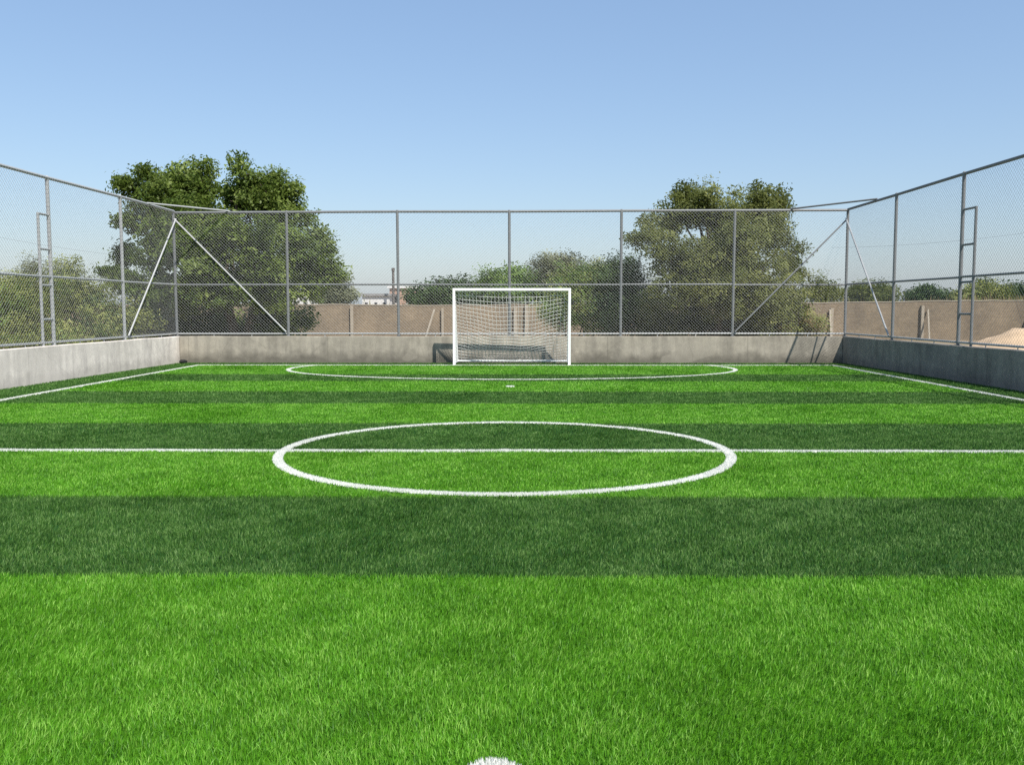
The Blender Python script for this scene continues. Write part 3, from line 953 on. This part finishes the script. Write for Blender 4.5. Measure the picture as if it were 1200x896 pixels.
# ------------------------------------------------------------------ sand heap beyond the right fence
nx = 64
vs, fs = [], []
rs = np.random.default_rng(4)
for i in range(25):
    r_ = i / 24
    for k in range(nx):
        a = 2 * PI * k / nx
        rr = r_ * (1 + .10 * math.sin(2 * a + .6) + .06 * math.sin(5 * a) + .03 * math.sin(9 * a + 1))
        z_ = 1.0 * max(0, (1 - r_)) ** .9 * (1 + .13 * math.sin(a * 3 + r_ * 6)) + .03 * math.sin(a * 7 + r_ * 21) * (1 - r_) + rs.normal(0, .008)
        z_ = min(z_, .78 + .10 * math.sin(a + 1) * r_)
        vs.append((rr * 1.95 * math.cos(a), rr * 1.7 * math.sin(a), z_ if i < 24 else -.05))
for i in range(24):
    for k in range(nx):
        fs.append((i * nx + k, (i + 1) * nx + k, (i + 1) * nx + (k + 1) % nx, i * nx + (k + 1) % nx))
mb = MB(); mb.add(vs, fs)
o = mb.build('sand_heap', M['sand'], smooth=True)
o.location = (18.7, 34, -.02)
tag(o, 'heap of dry yellowish sand beyond the right fence', 'sand')

# ------------------------------------------------------------------ far buildings
def house(name, label, px0, px1, ptop, Y, depth, wall, roof_label=None, windows=(), eave=.25, roof='roof_sheet', group='far houses'):
    x0, z1 = at(px0, ptop, Y); x1, _ = at(px1, ptop, Y)
    r = empty(name, ((x0 + x1) / 2, Y, -.06)); tag(r, label, 'house', group)
    w = (x1 - x0) / 2; H = z1 + .06
    mb = MB(); mb.box(-w, w, 0, depth, 0, H); mb.build('wall', M[wall], r)
    mb = MB(); mb.box(-w - eave, w + eave, -eave, depth + eave, H + .003, H + .28); mb.build('roof', M[roof], r)
    for (a, b, za, zb) in windows:
        mb = MB(); X0, X1 = -w + 2 * w * a, -w + 2 * w * b
        mb.box(X0, X1, -.03, .05, H * za, H * zb); f_ = mb.build('window', M['dark_hole'], r)
        mb = MB(); mb.box(X0 - .08, X1 + .08, -.09, -.032, H * za - .12, H * za - .003); mb.build('sill', M['house_white'], f_)
    return r


house('farm_house', 'long low white house far behind the old wall', 425, 457, 347, 108, 9, 'house_white',
      windows=((.1, .2, .35, .75), (.45, .55, .35, .75), (.75, .85, .35, .75)))
house('farm_house', 'taller brick house with pale roof edge far behind the old wall', 457, 489, 338, 112, 9, 'house_brick',
      windows=((.15, .3, .55, .82), (.6, .75, .55, .82)), roof='house_white')
house('farm_house', 'distant white house between two green trees above the goal corner', 549, 575, 333, 150, 10, 'house_white',
      windows=((.2, .35, .55, .8), (.6, .75, .55, .8)))
house('farm_house', 'distant white house at the right picture edge beyond the old wall', 1179, 1192, 344, 120, 9, 'house_white',
      windows=((.3, .6, .45, .8),))
house('farm_house', 'distant pale house half hidden by the big left tree', 340, 372, 342, 125, 9, 'house_white',
      windows=((.5, .62, .5, .8), (.8, .9, .5, .8)))
# chimney beside the brick house
x_, z_ = at(461.5, 315, 106)
ch = empty('chimney', (x_, 106, -.06)); tag(ch, 'tall thin dark chimney stack standing by the brick house', 'chimney')
mb = MB(); mb.tube((0, 0, 0), (0, 0, z_), .17, 12, r2=.14); mb.build('stack', M['soot'], ch)
mb = MB(); mb.tube((0, 0, z_ - .25), (0, 0, z_ + .12), .19, 12, r2=.19); mb.build('collar', M['soot'], ch)

# overhead cables
def cable(label, a, b, sag, r=.005):
    mb = MB(); pts = []
    for k in range(25):
        t_ = k / 24
        p = Vector(a).lerp(Vector(b), t_); p.z -= sag * 4 * t_ * (1 - t_); pts.append(p)
    for p, q in zip(pts, pts[1:]): mb.tube(p, q, r, 5, caps=False)
    o = mb.build('overhead_cable', M['cable']); tag(o, label, 'cable', 'overhead cables')


cable('thin overhead cable crossing the sky beyond the right fence', (17.5, 52, 4.9), (30, 40, 6.2), .5)
cable('thin overhead cable crossing the sky beyond the left fence', (-26, 42, 5.2), (-14.0, 52, 4.1), .5)

# ------------------------------------------------------------------ camera, light, sky
cam = bpy.data.cameras.new('camera'); co_ = bpy.data.objects.new('camera', cam); COL.objects.link(co_)
cam.sensor_width = 36.0; cam.lens = FPX / 1200 * 36.0
cam.clip_start = .05; cam.clip_end = 3000
pitch = math.atan((448 - 361) / FPX); yaw = math.atan(8 / FPX)
co_.location = (0, 0, CAM_H)
co_.rotation_euler = (PI / 2 - pitch, 0, yaw)
SC.camera = co_

LDIR = Vector((-.405, .66, -1.0)).normalized()               # the way the sunlight travels
sun = bpy.data.lights.new('sun', 'SUN'); sun.energy = 5.0; sun.angle = math.radians(.5); sun.color = (1.0, .955, .88)
so = bpy.data.objects.new('sun', sun); COL.objects.link(so)
so.rotation_euler = LDIR.to_track_quat('-Z', 'Y').to_euler()
so.location = (10, -15, 25)
W = bpy.data.worlds.new('World'); SC.world = W; W.use_nodes = True
nt = W.node_tree
sky = nt.nodes.new('ShaderNodeTexSky'); sky.sky_type = 'NISHITA'; sky.sun_disc = False
sky.sun_elevation = math.asin(-LDIR.z)
sky.sun_rotation = math.atan2(-LDIR.x, -LDIR.y)
sky.altitude = 0; sky.air_density = 1.2; sky.dust_density = 1.0; sky.ozone_density = 2.0
bg = nt.nodes['Background']; bg.inputs['Strength'].default_value = .072
# light scattered many times in dusty summer air: a weak even pale blue on top of the clear-sky model
veil = nt.nodes.new('ShaderNodeMix'); veil.data_type = 'RGBA'; veil.blend_type = 'ADD'
veil.inputs[0].default_value = 1.0
veil.inputs[7].default_value = (1.14, 1.85, 3.20, 1)
nt.links.new(sky.outputs['Color'], veil.inputs[6])
nt.links.new(veil.outputs[2], bg.inputs['Color'])

SC.view_settings.view_transform = 'Standard'
SC.view_settings.look = 'None'
SC.view_settings.exposure = 0.42
SC.view_settings.gamma = 1.0
SC.view_settings.use_curve_mapping = False
SC.render.engine = 'CYCLES'
SC.cycles.max_bounces = 6
SC.cycles.transparent_max_bounces = 8
SC.cycles.use_denoising = False
